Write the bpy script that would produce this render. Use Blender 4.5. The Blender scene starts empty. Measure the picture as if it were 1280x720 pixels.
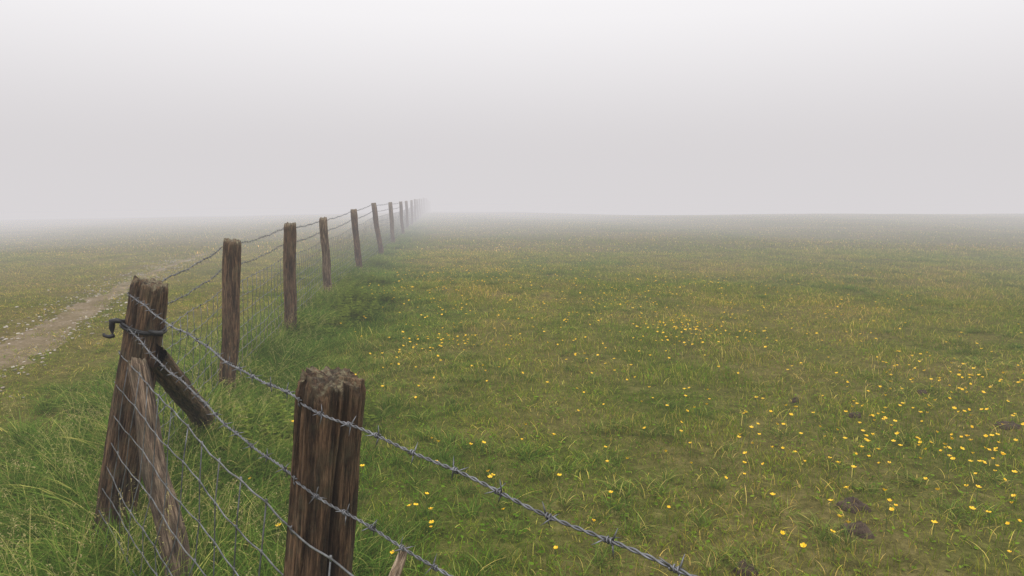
import bpy, math, random, bmesh
import numpy as np
from mathutils import Vector, noise, Matrix
random.seed(7); rng=np.random.default_rng(11)
sc=bpy.context.scene
sc.view_settings.view_transform='Standard'; sc.view_settings.look='None'; sc.view_settings.exposure=0

# ------------------------------------------------------------ terrain functions
def sm(a,b,t):
    t=np.clip((t-a)/(b-a),0,1); return t*t*(3-2*t)
FENCE=[(1.02,-.01),(-.42,1.36),(-1.56,2.72),(-2.0,4.69),(-2.28,6.96),(-2.67,9.8),(-2.96,13.07),(-3.3,16.8),(-3.62,20.8),(-3.92,24.5)]
y=28.5
while y<84:
    FENCE.append((-3.95-.1*(y-24.5),y)); y+=4.1
FP=np.array(FENCE)
def fdist(x,y):
    x=np.asarray(x,float); y=np.asarray(y,float)
    best=np.full(x.shape,1e9); side=np.zeros(x.shape)
    P=np.vstack([[2.6,-1.6],FP])
    for i in range(len(P)-1):
        a=P[i]; b=P[i+1]; d=b-a; L2=(d**2).sum()
        t=np.clip(((x-a[0])*d[0]+(y-a[1])*d[1])/L2,0,1)
        px=a[0]+t*d[0]; py=a[1]+t*d[1]
        dd=np.hypot(x-px,y-py)
        s=np.sign((x-a[0])*d[1]-(y-a[1])*d[0])
        m=dd<best; best=np.where(m,dd,best); side=np.where(m,s,side)
    return best,side   # side +1 = field side
def pathx(y): return -3.25-.275*y+.22*np.sin(y*.35)
def H(x,y):
    x=np.asarray(x,float); y=np.asarray(y,float)
    z=.33*sm(8,34,y)*sm(0,18,x)
    z=z-np.minimum((.0003+.0029*sm(0,24,x))*np.maximum(0,y-36)**2,6)
    z=z-.018*np.maximum(0,-x-7)*sm(0,1,(-x-7)/10)
    z=z+.018*np.sin(1.3*x+.8*np.sin(.9*y))*np.sin(1.1*y+.5*np.sin(1.7*x))+.010*np.sin(3.7*x+1.5*y)*np.sin(3.1*y-1.9*x)
    z=z+.05*np.sin(.31*x+1)*np.sin(.23*y+.3*x)*sm(5,15,np.abs(y))
    z=z-.05*np.exp(-((x-pathx(y))/.55)**2)
    return z
def n2(x,y,s,o=0):
    return np.array([noise.noise((a*s+o,b*s-o,o*1.7)) for a,b in zip(np.ravel(x),np.ravel(y))])
def dryness(x,y):
    d,s=fdist(x,y); yn=np.asarray(y)
    v=.46+.50*n2(x,y,.35,3)+.55*n2(x,y,1.3,9)+.35*n2(x,y,3.1,5)
    v=v-.60*np.exp(-(d/(1.0+.55*sm(7,3,yn)))**2)+.10*sm(4,16,yn)
    track=(s<0)*sm(.7,1.8,d)
    v=v+.28*track
    return np.clip(v,0,1)

# ------------------------------------------------------------ node helpers
def newmat(name):
    m=bpy.data.materials.new(name); m.use_nodes=True; m.node_tree.nodes.clear(); return m
class NT:
    def __init__(s,m): s.t=m.node_tree
    def n(s,typ,**kw):
        nd=s.t.nodes.new(typ)
        for k,v in kw.items(): setattr(nd,k,v)
        return nd
    def l(s,a,b): s.t.links.new(a,b)
    def ramp(s,fac,stops):
        r=s.n('ShaderNodeValToRGB'); e=r.color_ramp.elements
        e[0].position=stops[0][0]; e[0].color=(*stops[0][1],1); e[1].position=stops[-1][0]; e[1].color=(*stops[-1][1],1)
        for p,c in stops[1:-1]:
            q=e.new(p); q.color=(*c,1)
        s.l(fac,r.inputs[0]); return r.outputs[0]
    def mix(s,f,a,b,bt='MIX'):
        m=s.n('ShaderNodeMix',data_type='RGBA',blend_type=bt)
        for sock,v in ((m.inputs[0],f),(m.inputs[6],a),(m.inputs[7],b)):
            if hasattr(v,'is_output'): s.l(v,sock)
            elif isinstance(v,tuple): sock.default_value=(*v,1)
            else: sock.default_value=v
        return m.outputs[2]
    def noise(s,vec,scale,detail=5,rough=.6):
        k=s.n('ShaderNodeTexNoise'); k.inputs['Scale'].default_value=scale; k.inputs['Detail'].default_value=detail; k.inputs['Roughness'].default_value=rough
        if vec is not None: s.l(vec,k.inputs['Vector'])
        return k.outputs[0]
    def math(s,op,a,b=None):
        m=s.n('ShaderNodeMath',operation=op)
        for i,v in enumerate((a,b)):
            if v is None: continue
            if hasattr(v,'is_output'): s.l(v,m.inputs[i])
            else: m.inputs[i].default_value=v
        return m.outputs[0]
def finish(N,col,rough=.8,bump=None,bs=.3,bd=.01,metal=0,transl=0,spec=.3,diffuse=False):
    o=N.n('ShaderNodeOutputMaterial')
    if diffuse:
        p=N.n('ShaderNodeBsdfDiffuse'); N.l(col,p.inputs['Color'])
    else:
        p=N.n('ShaderNodeBsdfPrincipled')
        N.l(col,p.inputs['Base Color'])
        p.inputs['Roughness'].default_value=rough
        p.inputs['Metallic'].default_value=metal; p.inputs['Specular IOR Level'].default_value=spec
    if bump is not None:
        b=N.n('ShaderNodeBump'); b.inputs['Strength'].default_value=bs; b.inputs['Distance'].default_value=bd
        N.l(bump,b.inputs['Height']); N.l(b.outputs[0],p.inputs['Normal'])
    out=p.outputs[0]
    if transl>0:
        t=N.n('ShaderNodeBsdfTranslucent'); N.l(col,t.inputs[0])
        mx=N.n('ShaderNodeMixShader'); mx.inputs[0].default_value=transl
        N.l(out,mx.inputs[1]); N.l(t.outputs[0],mx.inputs[2]); out=mx.outputs[0]
    N.l(out,o.inputs['Surface'])

# ground
mg=newmat('ground_soil_turf'); N=NT(mg)
pos=N.n('ShaderNodeNewGeometry').outputs['Position']
att=N.n('ShaderNodeAttribute',attribute_name='dry').outputs['Fac']
g1=N.noise(pos,9,5,.7); g2=N.noise(pos,55,3,.7)
c=N.ramp(g1,[(.3,(.040,.050,.012)),(.5,(.078,.090,.020)),(.7,(.14,.135,.042))])
cd=N.ramp(g1,[(.3,(.075,.062,.024)),(.5,(.13,.108,.040)),(.72,(.20,.16,.07))])
c=N.mix(att,c,cd); c=N.mix(.6,c,N.ramp(g2,[(.3,(.45,.45,.45)),(.7,(1.4,1.35,1.3))]),'MULTIPLY')
finish(N,c,.95,g2,.8,.03,diffuse=True)
# dirt path
mp=newmat('chalky_dirt'); N=NT(mp)
pos=N.n('ShaderNodeNewGeometry').outputs['Position']
a=N.noise(pos,3,6,.7); b=N.noise(pos,28,5,.75)
c=N.ramp(a,[(.3,(.11,.09,.045)),(.5,(.17,.135,.085)),(.7,(.24,.195,.145))])
c=N.mix(.55,c,N.ramp(b,[(.3,(.4,.4,.38)),(.65,(1.5,1.45,1.4))]),'MULTIPLY')
finish(N,c,.9,b,.8,.03,diffuse=True)
# grass
def grassmat(name,transl=.3):
    m=newmat(name); N=NT(m)
    col=N.n('ShaderNodeAttribute',attribute_name='col').outputs['Color']
    dry=N.n('ShaderNodeAttribute',attribute_name='dry',attribute_type='INSTANCER').outputs['Fac']
    wet=N.mix(1.0,col,(1.68,1.95,.80),'MULTIPLY')
    dr=N.mix(1.0,col,(3.1,2.42,1.50),'MULTIPLY')
    c=N.mix(dry,wet,dr)
    pos=N.n('ShaderNodeNewGeometry').outputs['Position']
    k=N.noise(pos,1.6,2,.6)
    c=N.mix(1.0,c,N.ramp(k,[(.3,(.70,.74,.70)),(.7,(1.30,1.24,1.2))]),'MULTIPLY')
    finish(N,c,transl=transl,diffuse=True)
    return m
MG=grassmat('grass_blades')
def woodmat(name,dark,mid,light,green=.3):
    m=newmat(name); N=NT(m)
    oc=N.n('ShaderNodeTexCoord').outputs['Object']
    mp_=N.n('ShaderNodeMapping'); mp_.inputs['Scale'].default_value=(75,75,5.5); N.l(oc,mp_.inputs[0])
    g=N.noise(mp_.outputs[0],2.2,8,.75)
    mp2=N.n('ShaderNodeMapping'); mp2.inputs['Scale'].default_value=(26,26,3.2); N.l(oc,mp2.inputs[0])
    g3=N.noise(mp2.outputs[0],1.6,7,.72)
    ck=N.n('ShaderNodeAttribute',attribute_name='crack').outputs['Fac']
    tp=N.n('ShaderNodeAttribute',attribute_name='top').outputs['Fac']
    c=N.ramp(g,[(.36,dark),(.47,mid),(.56,light),(.68,tuple(min(1,q*1.7) for q in light))])
    c=N.mix(.85,c,N.ramp(g3,[(.38,(.16,.15,.145)),(.5,(.75,.72,.70)),(.64,(1.55,1.5,1.45))]),'MULTIPLY')
    blot=N.noise(oc,14,6,.75)
    al=N.ramp(blot,[(.47,(0,0,0)),(.66,(green,green,green))])
    c=N.mix(al,c,(.115,.112,.065))
    ln=N.noise(oc,60,5,.75); lm=N.ramp(ln,[(.45,(0,0,0)),(.6,(1,1,1))])
    lm=N.math('MULTIPLY',lm,tp)
    tc=N.ramp(N.noise(oc,120,3,.7),[(.3,(.08,.06,.035)),(.7,(.28,.25,.15))])
    c=N.mix(lm,c,tc)
    c=N.mix(ck,c,(.012,.008,.006))
    hgt=N.math('ADD',N.math('MULTIPLY',g3,1.4),N.math('MULTIPLY',g,.7))
    finish(N,c,.75,hgt,1,.012,spec=.3)
    return m
W_dark=woodmat('wet_weathered_oak',(.024,.014,.008),(.076,.044,.024),(.170,.104,.060),.38)
W_grey=woodmat('grey_weathered_wood',(.05,.034,.022),(.12,.082,.055),(.22,.165,.115),.3)
W_pale=woodmat('split_pale_wood',(.14,.09,.05),(.30,.21,.13),(.48,.38,.27),0)
mw=newmat('galvanised_wire'); N=NT(mw)
pos=N.n('ShaderNodeNewGeometry').outputs['Position']
k=N.noise(pos,45,3); finish(N,N.ramp(k,[(.35,(.085,.085,.09)),(.7,(.22,.225,.24))]),.42,metal=.6,spec=.5)
mnet=newmat('netting_wire'); N=NT(mnet)
pos=N.n('ShaderNodeNewGeometry').outputs['Position']
k=N.noise(pos,25,3); finish(N,N.ramp(k,[(.35,(.06,.062,.062)),(.7,(.20,.205,.21))]),.45,metal=.4,spec=.4)
mb=newmat('black_rubber'); N=NT(mb)
pos=N.n('ShaderNodeNewGeometry').outputs['Position']
finish(N,N.ramp(N.noise(pos,80,3),[(.3,(.008,.008,.009)),(.7,(.02,.02,.021))]),.5,spec=.3)
my=newmat('buttercup'); N=NT(my)
col=N.n('ShaderNodeAttribute',attribute_name='col').outputs['Color']; finish(N,col,.4,transl=.15,spec=.4)
md=newmat('dung_and_soil'); N=NT(md)
oc=N.n('ShaderNodeNewGeometry').outputs['Position']; k=N.noise(oc,35,6,.7)
finish(N,N.ramp(k,[(.3,(.022,.014,.009)),(.7,(.10,.066,.042))]),.8,k,1,.02)
mst=newmat('chalk_flint'); N=NT(mst)
rnd=N.n('ShaderNodeObjectInfo').outputs['Random']
finish(N,N.ramp(rnd,[(0,(.14,.12,.09)),(.5,(.28,.24,.20)),(1,(.45,.41,.37))]),diffuse=True)

# ------------------------------------------------------------ mesh helpers
def mkobj(name,V,F,mat,smooth=True,parent=None,attrs=None,link=True,cols=None):
    me=bpy.data.meshes.new(name); me.from_pydata([tuple(v) for v in V],[],F); me.update()
    if smooth: me.polygons.foreach_set('use_smooth',[True]*len(me.polygons))
    if attrs:
        for k,v in attrs.items():
            at=me.attributes.new(k,'FLOAT','POINT'); at.data.foreach_set('value',np.asarray(v,dtype=np.float32))
    if cols is not None:
        at=me.attributes.new('col','FLOAT_COLOR','POINT')
        cc=np.ones((len(V),4),dtype=np.float32); cc[:,:3]=cols; at.data.foreach_set('color',cc.ravel())
    me.materials.append(mat)
    o=bpy.data.objects.new(name,me)
    if link: sc.collection.objects.link(o)
    if parent: o.parent=parent
    return o
class Tubes:
    def __init__(s): s.V=[]; s.F=[]
    def add(s,pts,r,sides=5,cap=True):
        pts=np.asarray(pts,float); n=len(pts); b=len(s.V)
        T=np.gradient(pts,axis=0); T/=np.linalg.norm(T,axis=1)[:,None]+1e-12
        ref=np.array([0,0,1.]) if abs(T[0][2])<.8 else np.array([1.,0,0])
        A=np.cross(T,ref); A/=np.linalg.norm(A,axis=1)[:,None]+1e-9; B=np.cross(T,A)
        rr=np.broadcast_to(r,(n,))
        for i in range(n):
            for k in range(sides):
                a=2*math.pi*k/sides
                s.V.append(pts[i]+rr[i]*(math.cos(a)*A[i]+math.sin(a)*B[i]))
        for i in range(n-1):
            for k in range(sides):
                k2=(k+1)%sides
                s.F.append((b+i*sides+k,b+i*sides+k2,b+(i+1)*sides+k2,b+(i+1)*sides+k))
        if cap:
            s.F.append(tuple(b+k for k in range(sides))[::-1]); s.F.append(tuple(b+(n-1)*sides+k for k in range(sides)))

# ------------------------------------------------------------ ground
def axis(n,lo,hi,c,k=5.2):
    t=np.linspace(-1,1,n); s=np.sinh(k*t)/math.sinh(k)
    return np.where(s<0,c+s*(c-lo),c+s*(hi-c))
xs=axis(260,-500,500,0,6.2); ys=axis(280,-500,500,4,6.2)
X,Y=np.meshgrid(xs,ys); Z=H(X,Y)
Vg=np.stack([X.ravel(),Y.ravel(),Z.ravel()],1); nx=len(xs)
Fg=[(j*nx+i,j*nx+i+1,(j+1)*nx+i+1,(j+1)*nx+i) for j in range(len(ys)-1) for i in range(nx-1)]
mkobj('ground',Vg,Fg,mg,attrs={'dry':dryness(X.ravel(),Y.ravel())})
# path strip
V=[];F=[]; yy=np.arange(-6,75,.12)
K=7
for j,q in enumerate(yy):
    fw=1-.65*float(sm(7,14,q))
    cx=float(pathx(q)); wl=fw*(.31+.25*noise.noise((q*.9,1,0))+.28*noise.noise((q*4,5,0))); wr=fw*(.31+.25*noise.noise((q*.8,9,0))+.28*noise.noise((q*4,15,0)))
    for k in range(K):
        t=k/(K-1); x=cx-wl+(wl+wr)*t; e=.004+.02*math.sin(math.pi*t)*.5 if 0<k<K-1 else -.006
        V.append((x,q,float(H(x,q))+e))
F=[(j*K+i,j*K+i+1,(j+1)*K+i+1,(j+1)*K+i) for j in range(len(yy)-1) for i in range(K-1)]
mkobj('dirt_path',V,F,mp)

# ------------------------------------------------------------ grass tiles
PW={5:[.36,.27,.19,.11,.07],4:[.4,.3,.2,.1]}
def blades(n,rad,h0,h1,w,bend,pal,levels=3,gauss=False,hpow=1.5):
    V=[];F=[];C=[]
    for _ in range(n):
        a=rng.uniform(0,2*math.pi); r=rad*(abs(rng.normal(0,.45)) if gauss else math.sqrt(rng.uniform()))
        bx,by=r*math.cos(a),r*math.sin(a)
        h=h0+(h1-h0)*rng.uniform()**hpow; ww=w*rng.uniform(.6,1.3)
        d=rng.uniform(0,2*math.pi); bd=bend*rng.uniform(.1,1)*h; f=rng.uniform(0,2*math.pi)
        if gauss: d=a+rng.normal(0,.9)
        col=np.array(pal[rng.choice(len(pal),p=PW[len(pal)])])*rng.uniform(.65,1.4)
        b=len(V)
        for L in range(levels):
            t=L/levels
            x=bx+bd*t*t*math.cos(d); y_=by+bd*t*t*math.sin(d); z=h*(t-.25*bend*t*t*t*.8)-.01
            q=ww*.5*(1-.55*t)
            V.append((x-q*math.cos(f),y_-q*math.sin(f),z)); V.append((x+q*math.cos(f),y_+q*math.sin(f),z))
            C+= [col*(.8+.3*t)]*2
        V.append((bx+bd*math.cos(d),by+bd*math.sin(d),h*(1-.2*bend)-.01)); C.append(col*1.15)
        for L in range(levels-1):
            F.append((b+2*L,b+2*L+1,b+2*L+3,b+2*L+2))
        F.append((b+2*levels-2,b+2*levels-1,b+2*levels))
    return V,F,C
PAL=[(.055,.088,.014),(.080,.108,.020),(.105,.115,.030),(.155,.135,.052),(.28,.235,.12)]
PALT=[(.08,.11,.022),(.12,.125,.035),(.25,.21,.10),(.36,.31,.17)]
PALL=[(.044,.076,.025),(.058,.090,.032),(.035,.060,.021),(.15,.145,.085)]
def coll(name): return bpy.data.collections.new(name)
def leaves(n,rad,zmax,size,col):
    V=[];F=[];C=[]
    for _ in range(n):
        a=rng.uniform(0,6.28); r=rad*math.sqrt(rng.uniform()); cx,cy=r*math.cos(a),r*math.sin(a); z=rng.uniform(.008,zmax)
        s=size*rng.uniform(.5,1.3); d=rng.uniform(0,6.28); u=np.array([math.cos(d),math.sin(d),rng.uniform(-.2,.5)]); w=np.array([-math.sin(d),math.cos(d),rng.uniform(-.3,.3)])
        c0=np.array([cx,cy,z]); b=len(V)
        for p in ((0,0),(.35,.42),(.75,.35),(1.1,0),(.75,-.35),(.35,-.42)):
            V.append(c0+s*(p[0]*u+p[1]*w))
        F.append(tuple(range(b,b+6))); C+= [np.array(col)*rng.uniform(.6,1.35)]*6
    return V,F,C
def join(*parts):
    V=[];F=[];C=[]
    for v,f,c in parts:
        b=len(V); V+=list(v); F+=[tuple(i+b for i in q) for q in f]; C+=list(c)
    return V,F,C
def tile(cl,name,mat,data):
    V,F,C=data; o=mkobj(name,V,F,mat,smooth=False,cols=np.array(C),link=False); cl.objects.link(o)
cs=coll('short_grass_tufts')
for i in range(8):
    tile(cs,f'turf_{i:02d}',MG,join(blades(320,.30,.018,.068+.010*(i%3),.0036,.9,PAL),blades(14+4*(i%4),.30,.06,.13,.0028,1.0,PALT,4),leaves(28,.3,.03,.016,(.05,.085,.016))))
cf=coll('far_grass_tufts')
for i in range(5):
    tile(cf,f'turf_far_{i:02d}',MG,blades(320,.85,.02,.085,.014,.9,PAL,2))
ct=coll('long_grass_tufts')
for i in range(9):
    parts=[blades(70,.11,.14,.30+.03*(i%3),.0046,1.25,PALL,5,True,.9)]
    if i%3==0:
        st=blades(5,.07,.34,.46,.0020,.55,[(.18,.17,.12)]*4,5,True,.7); parts.append(st)
        sv,sf,scx=[],[],[]
        V0=st[0]
        for k in range(5):
            tip=np.array(V0[k*11+10]); low=np.array(V0[k*11+8])
            for q in range(15):
                p=low+(tip-low)*rng.uniform(-.2,1.1)+rng.normal(0,.004,3); dd=rng.normal(0,.0055,3); ee=rng.normal(0,.002,3)
                b=len(sv); sv+=[p,p+dd,p+dd+ee]; sf.append((b,b+1,b+2)); scx+=[np.array((.20,.17,.17))]*3
        parts.append((sv,sf,scx))
    tile(ct,f'tuft_{i:02d}',MG,join(*parts))
cm=coll('meadow_grass_tufts')
for i in range(6):
    tile(cm,f'meadow_{i:02d}',MG,blades(80,.14,.06,.17,.004,1.1,PALL,4,True,1.1))
cn=coll('nettle_stems')
for i in range(4):
    Vn=[];Fn=[];Cn=[]
    for s_ in range(7):
        a=rng.uniform(0,6.28); r=.12*math.sqrt(rng.uniform()); hh=rng.uniform(.12,.27); lx,ly=rng.normal(0,.05,2)
        for k in range(7):
            t=(k+1)/7; c0=np.array([r*math.cos(a)+lx*t,r*math.sin(a)+ly*t,hh*t])
            for m_ in range(3):
                d=k*1.57+m_*2.1+rng.uniform(-.3,.3); s=.05*(1.15-.6*t)
                u=np.array([math.cos(d),math.sin(d),-.15+.3*rng.uniform()]); w=np.array([-math.sin(d),math.cos(d),0]); b=len(Vn)
                for p in ((0,0),(.3,.28),(.7,.2),(1.1,0),(.7,-.2),(.3,-.28)): Vn.append(c0+s*(p[0]*u+p[1]*w))
                Fn.append(tuple(range(b,b+6))); Cn+=[np.array((.060,.080,.026))*rng.uniform(.6,1.4)]*6
    tile(cn,f'nettle_{i}',MG,(Vn,Fn,Cn))

# ------------------------------------------------------------ scatter with geometry nodes
def scatter(name,x,y,scale,cl,zoff=0,dry=None,zs=None):
    x=np.asarray(x);y=np.asarray(y);n=len(x)
    z=H(x,y)+zoff
    me=bpy.data.meshes.new(name); me.vertices.add(n)
    me.vertices.foreach_set('co',np.stack([x,y,z],1).astype(np.float32).ravel())
    def at(k,v,t='FLOAT'):
        q=me.attributes.new(k,t,'POINT'); q.data.foreach_set('value',v)
    at('rz',rng.uniform(0,6.283,n).astype(np.float32)); at('sc',np.broadcast_to(scale,(n,)).astype(np.float32))
    at('zs',(np.broadcast_to(scale,(n,)) if zs is None else zs).astype(np.float32))
    at('vid',rng.integers(0,len(cl.objects),n).astype(np.int32),'INT')
    at('dry',(dryness(x,y) if dry is None else np.broadcast_to(dry,(n,))).astype(np.float32))
    o=bpy.data.objects.new(name,me); sc.collection.objects.link(o)
    ng=bpy.data.node_groups.new(name+'_scatter','GeometryNodeTree')
    ng.interface.new_socket('Geometry',in_out='INPUT',socket_type='NodeSocketGeometry')
    ng.interface.new_socket('Geometry',in_out='OUTPUT',socket_type='NodeSocketGeometry')
    nn=ng.nodes; gi=nn.new('NodeGroupInput'); go=nn.new('NodeGroupOutput')
    ip=nn.new('GeometryNodeInstanceOnPoints'); ci=nn.new('GeometryNodeCollectionInfo')
    ci.inputs['Collection'].default_value=cl; ci.inputs['Separate Children'].default_value=True; ci.inputs['Reset Children'].default_value=True
    ip.inputs['Pick Instance'].default_value=True
    def na(k,t='FLOAT'):
        q=nn.new('GeometryNodeInputNamedAttribute'); q.data_type=t; q.inputs['Name'].default_value=k; return q.outputs['Attribute']
    cx=nn.new('ShaderNodeCombineXYZ'); ng.links.new(na('rz'),cx.inputs[2])
    cs_=nn.new('ShaderNodeCombineXYZ'); s=na('sc'); ng.links.new(s,cs_.inputs[0]); ng.links.new(s,cs_.inputs[1]); ng.links.new(na('zs'),cs_.inputs[2])
    L=ng.links.new
    L(gi.outputs[0],ip.inputs['Points']); L(ci.outputs[0],ip.inputs['Instance']); L(na('vid','INT'),ip.inputs['Instance Index'])
    L(cx.outputs[0],ip.inputs['Rotation']); L(cs_.outputs[0],ip.inputs['Scale']); L(ip.outputs[0],go.inputs[0])
    m=o.modifiers.new('scatter','NODES'); m.node_group=ng
    return o
def grid(x0,x1,y0,y1,s):
    gx,gy=np.meshgrid(np.arange(x0,x1,s),np.arange(y0,y1,s)); gx=gx.ravel();gy=gy.ravel()
    return gx+rng.uniform(-.5,.5,len(gx))*s, gy+rng.uniform(-.5,.5,len(gy))*s
def onpath(x,y): 
    return np.exp(-((x-pathx(y))/.35)**2)*(1-.6*sm(7,14,y))
x,y=grid(-20,20,-1.5,18,.31)
k=(np.abs(x)<.86*np.maximum(y,0)+2.2); x=x[k];y=y[k]
k=rng.uniform(size=len(x))>onpath(x,y)*.88; x=x[k];y=y[k]
hs=.85+.5*n2(x,y,.9,4)+.9*n2(x,y,3,7)
d,s=fdist(x,y)
hs=hs*np.where((s<0)&(d>.8),.55,1.0)
scatter('grass',x,y,rng.uniform(.85,1.2,len(x)),cs,dry=None,zs=np.clip(hs,.35,1.8))
x,y=grid(-50,52,17.5,56,.95)
k=(np.abs(x)<.86*y+2)&(onpath(x,y)<.5); x=x[k];y=y[k]
scatter('grass',x,y,rng.uniform(.85,1.25,len(x)),cf,zs=rng.uniform(.6,1.2,len(x)))
x,y=grid(-8,4,-1.2,30,.09)
d,s=fdist(x,y)
near=sm(9,3,y)
w=.32+.40*near*(s<0)+.14*near
p=np.exp(-(d/w)**2)*(1.0-.25*sm(3,8,y)-.45*sm(8,16,y))
k=(rng.uniform(size=len(x))<p*.9)&(x<3); x=x[k];y=y[k];p=p[k];s=s[k]
zsc=(.55+.6*p)*(.85+.5*n2(x,y,1.2,2))*np.where(s<0,1.15,.85)*(1-.35*sm(5,12,y))
scatter('long_grass',x,y,rng.uniform(.8,1.2,len(x)),ct,dry=np.clip(.05+.35*rng.uniform(size=len(x)),0,1),zs=np.clip(zsc,.35,1.35))
x,y=grid(-6,9,.2,14,.125)
d,s=fdist(x,y)
p=np.exp(-(d/1.2)**2)*(s>0)+.45*np.exp(-(d/1.1)**2)*(s<0)+.17*(n2(x,y,.8,6)>.10)*(s>0)
k=rng.uniform(size=len(x))<p*.8; x=x[k];y=y[k];p=p[k]
scatter('meadow_grass',x,y,rng.uniform(.8,1.2,len(x)),cm,dry=np.clip(dryness(x,y)+.1,0,1),zs=np.clip(.4+.5*p,.4,1)*rng.uniform(.7,1.1,len(x)))
x=[];y=[]
for cx,cy,n in ((-2.25,9.2,26),(-2.0,8.3,14),(-2.55,11,18),(-2.0,7.2,8),(-2.8,14,12),(-1.5,4.1,5)):
    for _ in range(n): x.append(cx+rng.normal(0,.22)); y.append(cy+rng.normal(0,.4))
scatter('nettles',x,y,rng.uniform(.7,1.15,len(x)),cn,dry=.3)

# buttercups
cb=coll('buttercup_flowers')
for i in range(5):
    T=Tubes(); h=.065+.02*i; lx=.012*(i-2)
    T.add([(0,0,-.01),(lx*.3,0,h*.5),(lx,0,h)],.0011,4); V=[v for v in T.V];F=list(T.F);C=[np.array((.07,.12,.03))]*len(V)
    tilt=Matrix.Rotation(.35*(i-2)*.6,3,'X')
    for k in range(5):
        a=k*1.2566; b=len(V); u=np.array([math.cos(a),math.sin(a)]); w=np.array([-u[1],u[0]])
        for (r_,q,zz) in ((.001,0,0),(.006,.0045,.0035),(.0115,.0055,.0075),(.013,0,.0085),(.0115,-.0055,.0075),(.006,-.0045,.0035)):
            v=tilt@Vector((u[0]*r_+w[0]*q,u[1]*r_+w[1]*q,zz)); V.append(np.array(v)+np.array([lx,0,h]))
        F.append(tuple(range(b,b+6))); C+=[np.array((.88,.54,.006))]*6
    tile(cb,f'buttercup_{i}',my,(V,F,C))
x=[];y=[]
for cx,cy,n,s_ in ((1.74,6.9,85,.28),(2.3,7.0,30,.4),(-.76,6.4,50,.26),(1.4,9.3,80,.6),(-1.8,9.6,50,.45),(-.3,11.9,80,.9),(2.5,3.8,52,.36),(2.0,3.8,36,.32),
                   (3.3,4.7,70,.42),(1.3,4.1,22,.35),(.2,3.6,5,.5),(-.42,3.3,12,.25),(2.6,3.3,40,.3),(3.0,5.2,24,.5),(0,5.6,14,.6),(4.5,7,20,.9),(1,13,80,1.3),(-1.2,15,60,1.2),(3.5,11,34,1.2),(1.0,5.6,16,.4),(2.1,3.0,16,.35),(-.9,8,26,.4),(-1,12,40,.6),(2.2,2.7,12,.25),(3.5,8.5,30,.9),(0,18,60,2.2),(.3,8,34,.6)):
    for _ in range(n): x.append(cx+rng.normal(0,s_)); y.append(cy+rng.normal(0,s_*1.3))
for _ in range(420):
    q=rng.uniform(2.5,22); x.append(rng.uniform(-.1*q-1,.6*q)); y.append(q)
x=np.array(x);y=np.array(y);d,s=fdist(x,y);k=(s>0)&(d>.3)&(y>1.9);x=x[k];y=y[k]
scatter('buttercups',x,y,rng.uniform(.6,1.02,len(x)),cb,zs=rng.uniform(.75,1.2,len(x)))

# stones on path
cp=coll('flint_stones')
for i in range(5):
    bm=bmesh.new(); bmesh.ops.create_icosphere(bm,subdivisions=2,radius=1)
    for v in bm.verts:
        f=1+.35*noise.noise(v.co*1.3+Vector((i*5,0,0))); v.co=Vector((v.co.x*f*1.2,v.co.y*f*.9,v.co.z*f*.55))
    me=bpy.data.meshes.new('stone'); bm.to_mesh(me); bm.free(); me.materials.append(mst)
    o=bpy.data.objects.new(f'stone_{i}',me); cp.objects.link(o)
y=rng.uniform(.5,17,2600)
x=pathx(y)+rng.normal(0,.28,len(y))
scatter('path_stones',x,y,rng.uniform(.004,.017,len(x)),cp,zoff=.006)

# dung
def dung(x,y,r,hh,sd):
    V=[];F=[];NA=34;NR=11
    for j in range(NR):
        t=j/(NR-1)
        for k in range(NA):
            a=6.2832*k/NA; rr=r*t*(1+.6*noise.noise((math.cos(a)*1.6+sd,math.sin(a)*1.6,sd))+.3*noise.noise((math.cos(a)*5+sd,math.sin(a)*5,sd)))
            px,py=rr*math.cos(a),rr*math.sin(a)
            z=hh*(1-t**4)*(.7+.8*noise.noise((px*38+sd,py*38,sd))+.5*noise.noise((px*110+sd,py*110,sd)))-.012*(t>.95)
            V.append((px*1.2,py*.85,z))
    for j in range(NR-1):
        for k in range(NA):
            F.append((j*NA+k,j*NA+(k+1)%NA,(j+1)*NA+(k+1)%NA,(j+1)*NA+k))
    o=mkobj('cow_dung',V,F,md); o.location=(x,y,float(H(x,y))+.014); return o
for i,(a,b,r,hh) in enumerate(((1.66,3.13,.062,.024),(1.55,2.88,.062,.022),(.94,2.55,.045,.022),(2.35,4.5,.034,.022),(3.1,5.0,.028,.02),(3.2,4.25,.055,.016),(2.08,4.85,.022,.02))):
    dung(a,b,r,hh,i*3.7)

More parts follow.
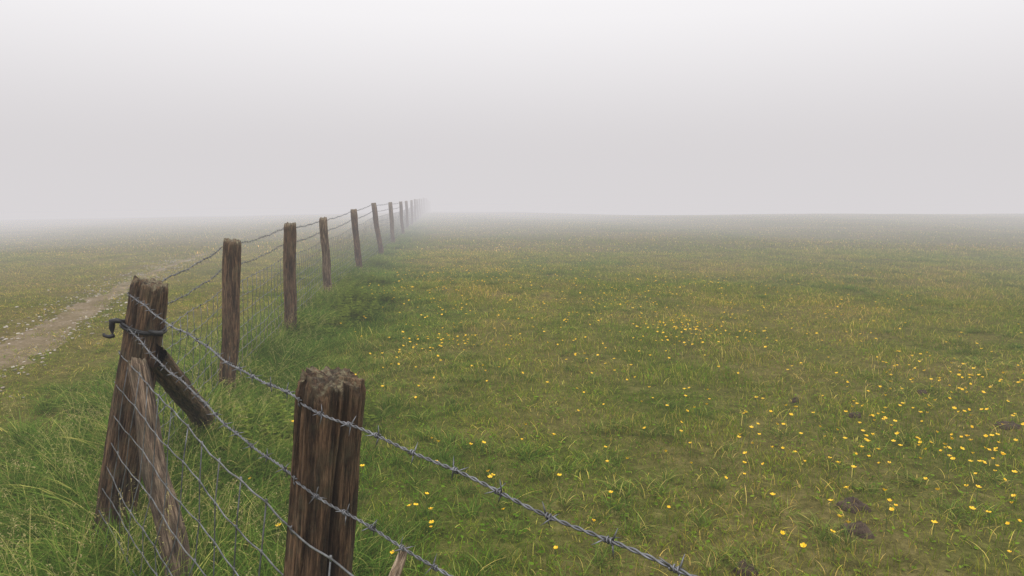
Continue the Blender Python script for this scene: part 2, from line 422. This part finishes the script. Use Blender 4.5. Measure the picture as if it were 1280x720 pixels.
# ------------------------------------------------------------ fence
fence=bpy.data.objects.new('wire_fence',None); sc.collection.objects.link(fence)
def post(name,base,top,r0,r1,mat,seed,NA=40,dz=.02,groove=None,crook=.01,flat=.08,crackd=.012,jag=.012,cut=(0,0)):
    base=Vector(base); top=Vector(top); ax=top-base; L=ax.length
    NZ=max(6,int(L/dz)); V=[];CR=[];TP=[];F=[]
    for j in range(NZ+1):
        t=j/NZ; z=L*t; rr=r0+(r1-r0)*t
        ox=crook*noise.noise((z*1.6,seed,0))*2*math.sin(math.pi*t); oy=crook*noise.noise((z*1.6,seed,9))*2*math.sin(math.pi*t)
        for k in range(NA):
            a=2*math.pi*k/NA; ca,sa=math.cos(a),math.sin(a)
            n1=noise.noise((ca*.9+seed,sa*.9,z*.7)); n2_=noise.noise((ca*3+seed,sa*3,z*1.9+seed))
            n3=noise.noise((ca*6.5+seed*2,sa*6.5,z*2.2)); n4=noise.noise((ca*14,sa*14+seed,z*5.5))
            ck=max(0,1-abs(n3)*8)*max(0,min(1,.6+1.8*noise.noise((ca*2,sa*2+seed*3,z*2.7))))
            rad=rr*(1+flat*1.6*n1+.10*n2_)+.0045*n4-crackd*ck
            g=0
            if groove:
                for ga,gw,gd in groove:
                    da=(a-ga-.14*math.sin(z*3+seed)-.05*math.sin(z*11)+math.pi)%(2*math.pi)-math.pi
                    e=math.exp(-(da/gw)**2); rad-=gd*e; g=max(g,e**2)
            zz=z
            if t>.9:
                w=(t-.9)/.1
                zz+=w*jag*(noise.noise((ca*3+seed,sa*3,5))*1.2+.5*noise.noise((ca*9,sa*9,seed)))+w*(cut[0]*ca+cut[1]*sa)*rr
                if t>.985: rad-=.004
            V.append((ca*rad+ox,sa*rad+oy,zz)); CR.append(min(1,ck*.9+g*.75)); TP.append(0 if t<.995 else .6)
    for j in range(NZ):
        for k in range(NA): F.append((j*NA+k,j*NA+(k+1)%NA,(j+1)*NA+(k+1)%NA,(j+1)*NA+k))
    b0=NZ*NA; rings=[.85,.62,.38,.16]; prev=b0
    for q in rings:
        b=len(V)
        for k in range(NA):
            v=V[b0+k]
            x_=v[0]*q; y_=v[1]*q
            z_=L+(v[2]-L)*q+.007*noise.noise((x_*45+seed,y_*45,0))+.003*noise.noise((x_*160,y_*160,seed))
            dr=abs(noise.noise((x_*22+seed,y_*9,3))); ck=max(0,1-dr*9); z_-=.006*ck
            V.append((x_,y_,z_+.003*(1-q))); CR.append(ck*.7); TP.append(1)
        for k in range(NA): F.append((prev+k,prev+(k+1)%NA,b+(k+1)%NA,b+k))
        prev=b
    F.append(tuple(prev+k for k in range(NA)))
    o=mkobj(name,V,F,mat,parent=fence,attrs={'crack':CR,'top':TP})
    o.matrix_world=Matrix.Translation(base)@ax.to_track_quat('Z','Y').to_matrix().to_4x4()
    return o
P=[((1.02,-.01),(1.0,-.01,1.12),.066),((-.49,1.38),(-.37,1.36,1.125),.067),((-1.71,2.72),(-1.442,2.70,1.145),.070),
   ((-2.01,4.69),(-1.925,4.70,1.18),.058),((-2.30,6.96),(-2.255,6.95,1.195),.060),((-2.66,9.8),(-2.70,9.8,1.15),.058),
   ((-2.92,13.07),(-3.01,13.05,1.2),.06),((-3.22,16.8),(-3.38,16.8,1.27),.062),((-3.6,20.8),(-3.68,20.8,1.24),.06),((-3.9,24.5),(-3.96,24.5,1.215),.058)]
for (a,b) in FENCE[10:]:
    P.append(((a,b),(a+random.uniform(-.06,.03),b,1.22+random.uniform(-.05,.05)+float(H(a,b))*1),.058))
posts=[]
for i,(b,t,r) in enumerate(P):
    gz=float(H(b[0],b[1])); B=Vector((b[0],b[1],gz)); T_=Vector(t)
    B2=B-(T_-B).normalized()*.15
    near=i<6
    gr=None; cd=.008; mat=W_dark
    if i==1: gr=[(4.25,.20,.026),(5.6,.10,.010)]; cd=.014
    elif i==2: gr=[(4.9,.12,.012)]; cd=.013
    if i>=3: mat=W_grey if i in (5,8) else W_dark
    post('post',B2,T_,r*(1.10 if i==2 else 1.0),r,mat,i*7.3+1,NA=112 if i in(1,2) else (48 if near else 16),dz=.010 if i in(1,2) else (.025 if near else .12),groove=gr,crook=[.01,.006,.014,.03,.014,.03,.02,.02,.02,.02][i] if i<10 else .015,crackd=cd,jag=.018,cut=[(0,0),(.05,.10),(-.05,.1),(.1,.1),(.1,0),(-.15,0)][i] if i<6 else (0,0))
    posts.append((B,T_,r))
post('brace_strut',(-1.13,2.16,-.05),(-1.44,2.56,.85),.052,.040,W_grey,41,NA=64,dz=.015,crook=.03,flat=.16,crackd=.008,jag=.03,cut=(.3,.3))
post('brace_rail',(-1.43,2.66,.86),(-1.86,4.02,.10),.050,.058,W_dark,55,NA=56,dz=.02,crook=.02,crackd=.006)
post('broken_stake',(-.47,1.62,.02),(-.325,1.93,.43),.030,.013,W_pale,66,NA=28,dz=.015,crook=.02,flat=.3,crackd=.006,jag=.05)

def center(i,z):
    B,T_,r=posts[i]; t=(z-B.z)/(T_.z-B.z); return B+(T_-B)*t
def attach(i,z,side=None):
    c=center(i,z); r=posts[i][2]+.002
    if i<=1: d=Vector((-.69,-.72,0))
    elif i==2: d=Vector((-.93,-.37,0))
    else: d=Vector((-1,-.05,0))
    return np.array(c+d*r)
def spanpts(a,b,sag,step):
    L=np.linalg.norm(b-a); n=max(3,int(L/step)); t=np.linspace(0,1,n+1)
    p=a[None]*(1-t)[:,None]+b[None]*t[:,None]; p[:,2]-=4*sag*t*(1-t); return p
def barbed(name,zs,i0,i1,sags):
    T=Tubes()
    for i in range(i0,i1):
        a=attach(i,zs(i)); b=attach(i+1,zs(i+1)); dist=a[1]
        L=np.linalg.norm(b-a)
        if dist<14:
            step=.005 if dist<3.5 else .012
            p=spanpts(a,b,sags(i),step); s=np.linspace(0,L,len(p))
            p[:,2]+=.004*np.sin(s*9+i)+.002*np.sin(s*23); p[:,0]+=.003*np.sin(s*7+i*2)
            tg=(b-a)/L; u=np.cross(tg,[0,0,1]); u/=np.linalg.norm(u); v=np.cross(tg,u)
            for q in (0,math.pi):
                ph=s*2*math.pi/.042+q; hr=.0016
                pp=p+hr*(np.cos(ph)[:,None]*u+np.sin(ph)[:,None]*v); T.add(pp,.0014,6 if dist<3.5 else 4)
        else:
            p=spanpts(a,b,sags(i),.5); T.add(p,.0026,4)
        if dist<22:
            sb=.05+random.random()*.03
            while sb<L-.02:
                t=sb/L; c=a*(1-t)+b*t; c[2]-=4*sags(i)*t*(1-t)-(.004*math.sin(sb*9+i)+.002*math.sin(sb*23)); 
                c[0]+=.003*math.sin(sb*7+i*2)
                tg=(b-a)/L; u=np.cross(tg,[0,0,1]); u/=np.linalg.norm(u); v=np.cross(tg,u)
                a0=random.uniform(0,6.28)
                if dist<14:
                    th=np.linspace(0,2*math.pi*2.2,22)
                    T.add(c+.0038*(np.cos(th+a0)[:,None]*u+np.sin(th+a0)[:,None]*v)+((th/th[-1]-.5)*.012)[:,None]*tg,.0012,5)
                for q in range(4):
                    an=a0+q*math.pi/2+random.uniform(-.3,.3); dv=math.cos(an)*u+math.sin(an)*v+tg*random.uniform(-.45,.45)
                    off=tg*(.005 if q%2 else -.005)
                    T.add([c+off,c+off+dv*.009,c+off+dv*.019],[.0013,.0012,.0003],4)
                sb+=.095+random.uniform(-.012,.012)
    return mkobj(name,T.V,T.F,mw,parent=fence)
n=len(posts)
def z1(i): 
    return {0:1.10,1:1.09,2:1.105}.get(i,posts[i][1].z-.045)
def z2(i):
    return {0:.93,1:.925,2:.985}.get(i,posts[i][1].z-.20)
barbed('barbed_wire_upper',z1,0,n-1,lambda i:.008 if i<1 else (.012 if i<2 else .02))
barbed('barbed_wire_lower',z2,0,n-1,lambda i:.012 if i<1 else (.018 if i<2 else .025))
T=Tubes(); rel=[.0,.115,.225,.33,.43,.52,.605,.685,.75]
def znet(i,k):
    top={0:.83,1:.818,2:.868}.get(i,posts[i][1].z-.34); gz=posts[i][0].z
    return gz+(top-gz)*(1-rel[k]/.80)
for i in range(0,min(n-1,15)):
    rows=[]
    A=[attach(i,znet(i,k)) for k in range(len(rel))]; B=[attach(i+1,znet(i+1,k)) for k in range(len(rel))]
    L=np.linalg.norm(B[0]-A[0]); nv=max(2,int(L/.15)); dist=A[0][1]
    sub=6 if dist<8 else 1
    m=nv*sub
    th=.0020 if dist<2.7 else .0028
    bulge=[noise.noise((i*3.1,k*.6,1))*.03 for k in range(len(rel))]
    for k in range(len(rel)):
        p=spanpts(A[k],B[k],.02+.01*noise.noise((i,k*1.3,0)),L/m*.9999)[:m+1]
        t=np.linspace(0,1,len(p)); p[:,0]+=bulge[k]*np.sin(math.pi*t)+.004*np.sin(t*17+k); p[:,2]+=.006*np.sin(t*11+k*2+i)*np.sin(math.pi*t)
        if sub>1:
            p[:,2]+=.0025*np.cos(np.arange(len(p))*2*math.pi/sub)
        rows.append(p); T.add(p,th if k else th+.0003,4 if dist>3 else 5)
    for j in range(1,nv):
        line=[rows[k][min(j*sub,len(rows[k])-1)]+np.array([.002*math.sin(j*3+k),.003*math.sin(j*7+k*2),0]) for k in range(len(rel))]
        T.add(line,th*.92,4)
        if dist<7:
            for q in line:
                T.add([q-np.array([0,0,.006]),q,q+np.array([0,0,.006])],[.0025,.0036,.0025],5)
mkobj('stock_netting',T.V,T.F,mnet,parent=fence)
T=Tubes()
for i in range(0,8):
    for z in (z1(i),z2(i),znet(i,0)):
        p=attach(i,z); nrm=p-np.array(center(i,z)); nrm/=np.linalg.norm(nrm)
        th=np.linspace(0,math.pi,9)
        T.add([p+nrm*(.004*math.sin(q)-.001)+np.array([0,0,.009*math.cos(q)]) for q in th],.0016,5)
mkobj('staples',T.V,T.F,mw,parent=fence)
T=Tubes()
c=center(2,.965); r=posts[2][2]+.008
for off,rr in ((0,.0065),(.015,.0055)):
    th=np.linspace(0,2*math.pi,49)
    T.add([(c.x+(r)*math.cos(q),c.y+(r)*math.sin(q),c.z+off*(.6+.4*math.sin(q*2))-.02*math.cos(q)) for q in th],rr,8,cap=False)
L0=np.array([c.x-r*.85,c.y-.05,c.z+.02])
T.add([L0+np.array(q) for q in ((.02,0,.012),(-.005,-.01,.02),(-.022,-.012,.018),(-.025,-.012,-.01),(-.025,-.012,-.042))],[.007,.011,.013,.011,.009],8)
T.add([L0+np.array(q) for q in ((-.020,-.012,-.040),(-.040,-.012,-.045),(-.058,-.012,-.040),(-.060,-.012,-.030))],[.008,.008,.007,.004],8)
T.add([L0+np.array(q) for q in ((.17,-.01,-.035),(.155,-.03,-.025),(.13,-.03,-.018))],[.011,.010,.007],8)
mkobj('black_strap',T.V,T.F,mb,parent=fence)

# ------------------------------------------------------------ fog (thin here, thickening in the distance), sky, sun, camera
FOG_GLOW=(.69,.665,.678)
def fogmat(name,sig):
    mf=newmat(name); N=NT(mf)
    ab=N.n('ShaderNodeVolumeAbsorption'); ab.inputs['Color'].default_value=(0,0,0,1); ab.inputs['Density'].default_value=sig
    em=N.n('ShaderNodeEmission'); em.inputs[0].default_value=(*FOG_GLOW,1); em.inputs[1].default_value=sig  # emission stands in for daylight scattered inside the fog
    ad=N.n('ShaderNodeAddShader'); N.l(ab.outputs[0],ad.inputs[0]); N.l(em.outputs[0],ad.inputs[1])
    o=N.n('ShaderNodeOutputMaterial'); N.l(ad.outputs[0],o.inputs['Volume']); return mf
def disc(name,R0,R1,zb,zt,sig,n=96):
    V=[];F=[]
    for k in range(n):
        a=2*math.pi*k/n
        for R,z in ((R1,zb),(R1,zt),(R0,zt),(R0,zb)): V.append((R*math.cos(a),R*math.sin(a),z))
    for k in range(n):
        for q in range(4):
            q2=(q+1)%4; k2=(k+1)%n
            F.append((k*4+q,k2*4+q,k2*4+q2,k*4+q2))
    return mkobj(name,V,F,fogmat(name+'_mist',sig),smooth=False)
s=640; zb,zt=-30,7.0
V=[(-s,-s,zb),(s,-s,zb),(s,s,zb),(-s,s,zb),(-s,-s,zt),(s,-s,zt),(s,s,zt),(-s,s,zt)]
F=[(0,3,2,1),(4,5,6,7),(0,1,5,4),(1,2,6,5),(2,3,7,6),(3,0,4,7)]
mkobj('fog',V,F,fogmat('thin_mist',.0075),smooth=False)
disc('fog_bank',11,600,-29,6.9,.019)
disc('fog_bank',22,580,-28,6.8,.030)

w=bpy.data.worlds.new('World'); sc.world=w; w.use_nodes=True; nt=w.node_tree; nt.nodes.clear()
sky=nt.nodes.new('ShaderNodeTexSky'); sky.sky_type='NISHITA'; sky.sun_disc=False
EL=math.radians(58); AZ=math.radians(150)
sky.sun_elevation=EL; sky.sun_rotation=AZ; sky.dust_density=4
hs=nt.nodes.new('ShaderNodeHueSaturation'); hs.inputs['Saturation'].default_value=.06
tc=nt.nodes.new('ShaderNodeTexCoord'); sx=nt.nodes.new('ShaderNodeSeparateXYZ'); nt.links.new(tc.outputs['Generated'],sx.inputs[0])
rp=nt.nodes.new('ShaderNodeValToRGB'); e=rp.color_ramp.elements
e[0].position=0; e[0].color=(.46,.45,.461,1); e[1].position=1; e[1].color=(1,.985,.98,1)
q=e.new(.25); q.color=(.49,.482,.490,1)
nt.links.new(sx.outputs[2],rp.inputs[0])
ml=nt.nodes.new('ShaderNodeMix'); ml.data_type='RGBA'; ml.blend_type='MULTIPLY'; ml.inputs[0].default_value=1; ml.inputs[7].default_value=(17,17,17,1)
nt.links.new(rp.outputs[0],ml.inputs[6])
mx=nt.nodes.new('ShaderNodeMix'); mx.data_type='RGBA'; mx.inputs[0].default_value=.88
nt.links.new(sky.outputs[0],hs.inputs['Color']); nt.links.new(hs.outputs[0],mx.inputs[6]); nt.links.new(ml.outputs[2],mx.inputs[7])
bg=nt.nodes.new('ShaderNodeBackground'); bg.inputs[1].default_value=.13
ou=nt.nodes.new('ShaderNodeOutputWorld')
nt.links.new(mx.outputs[2],bg.inputs[0]); nt.links.new(bg.outputs[0],ou.inputs[0])
ld=bpy.data.lights.new('sun','SUN'); ld.energy=1.5; ld.angle=math.radians(45); ld.color=(1,.96,.90)
lo=bpy.data.objects.new('sun',ld); sc.collection.objects.link(lo)
dirv=Vector((math.sin(AZ)*math.cos(EL),math.cos(AZ)*math.cos(EL),math.sin(EL)))
lo.rotation_euler=(-dirv).to_track_quat('-Z','Y').to_euler(); lo.location=(0,0,20)
cd=bpy.data.cameras.new('camera'); cd.lens=24; cd.sensor_width=36; cd.clip_start=.05; cd.clip_end=3000
co=bpy.data.objects.new('camera',cd); sc.collection.objects.link(co)
co.location=(0,0,1.5); co.rotation_euler=(math.radians(90-7.876),0,0); sc.camera=co
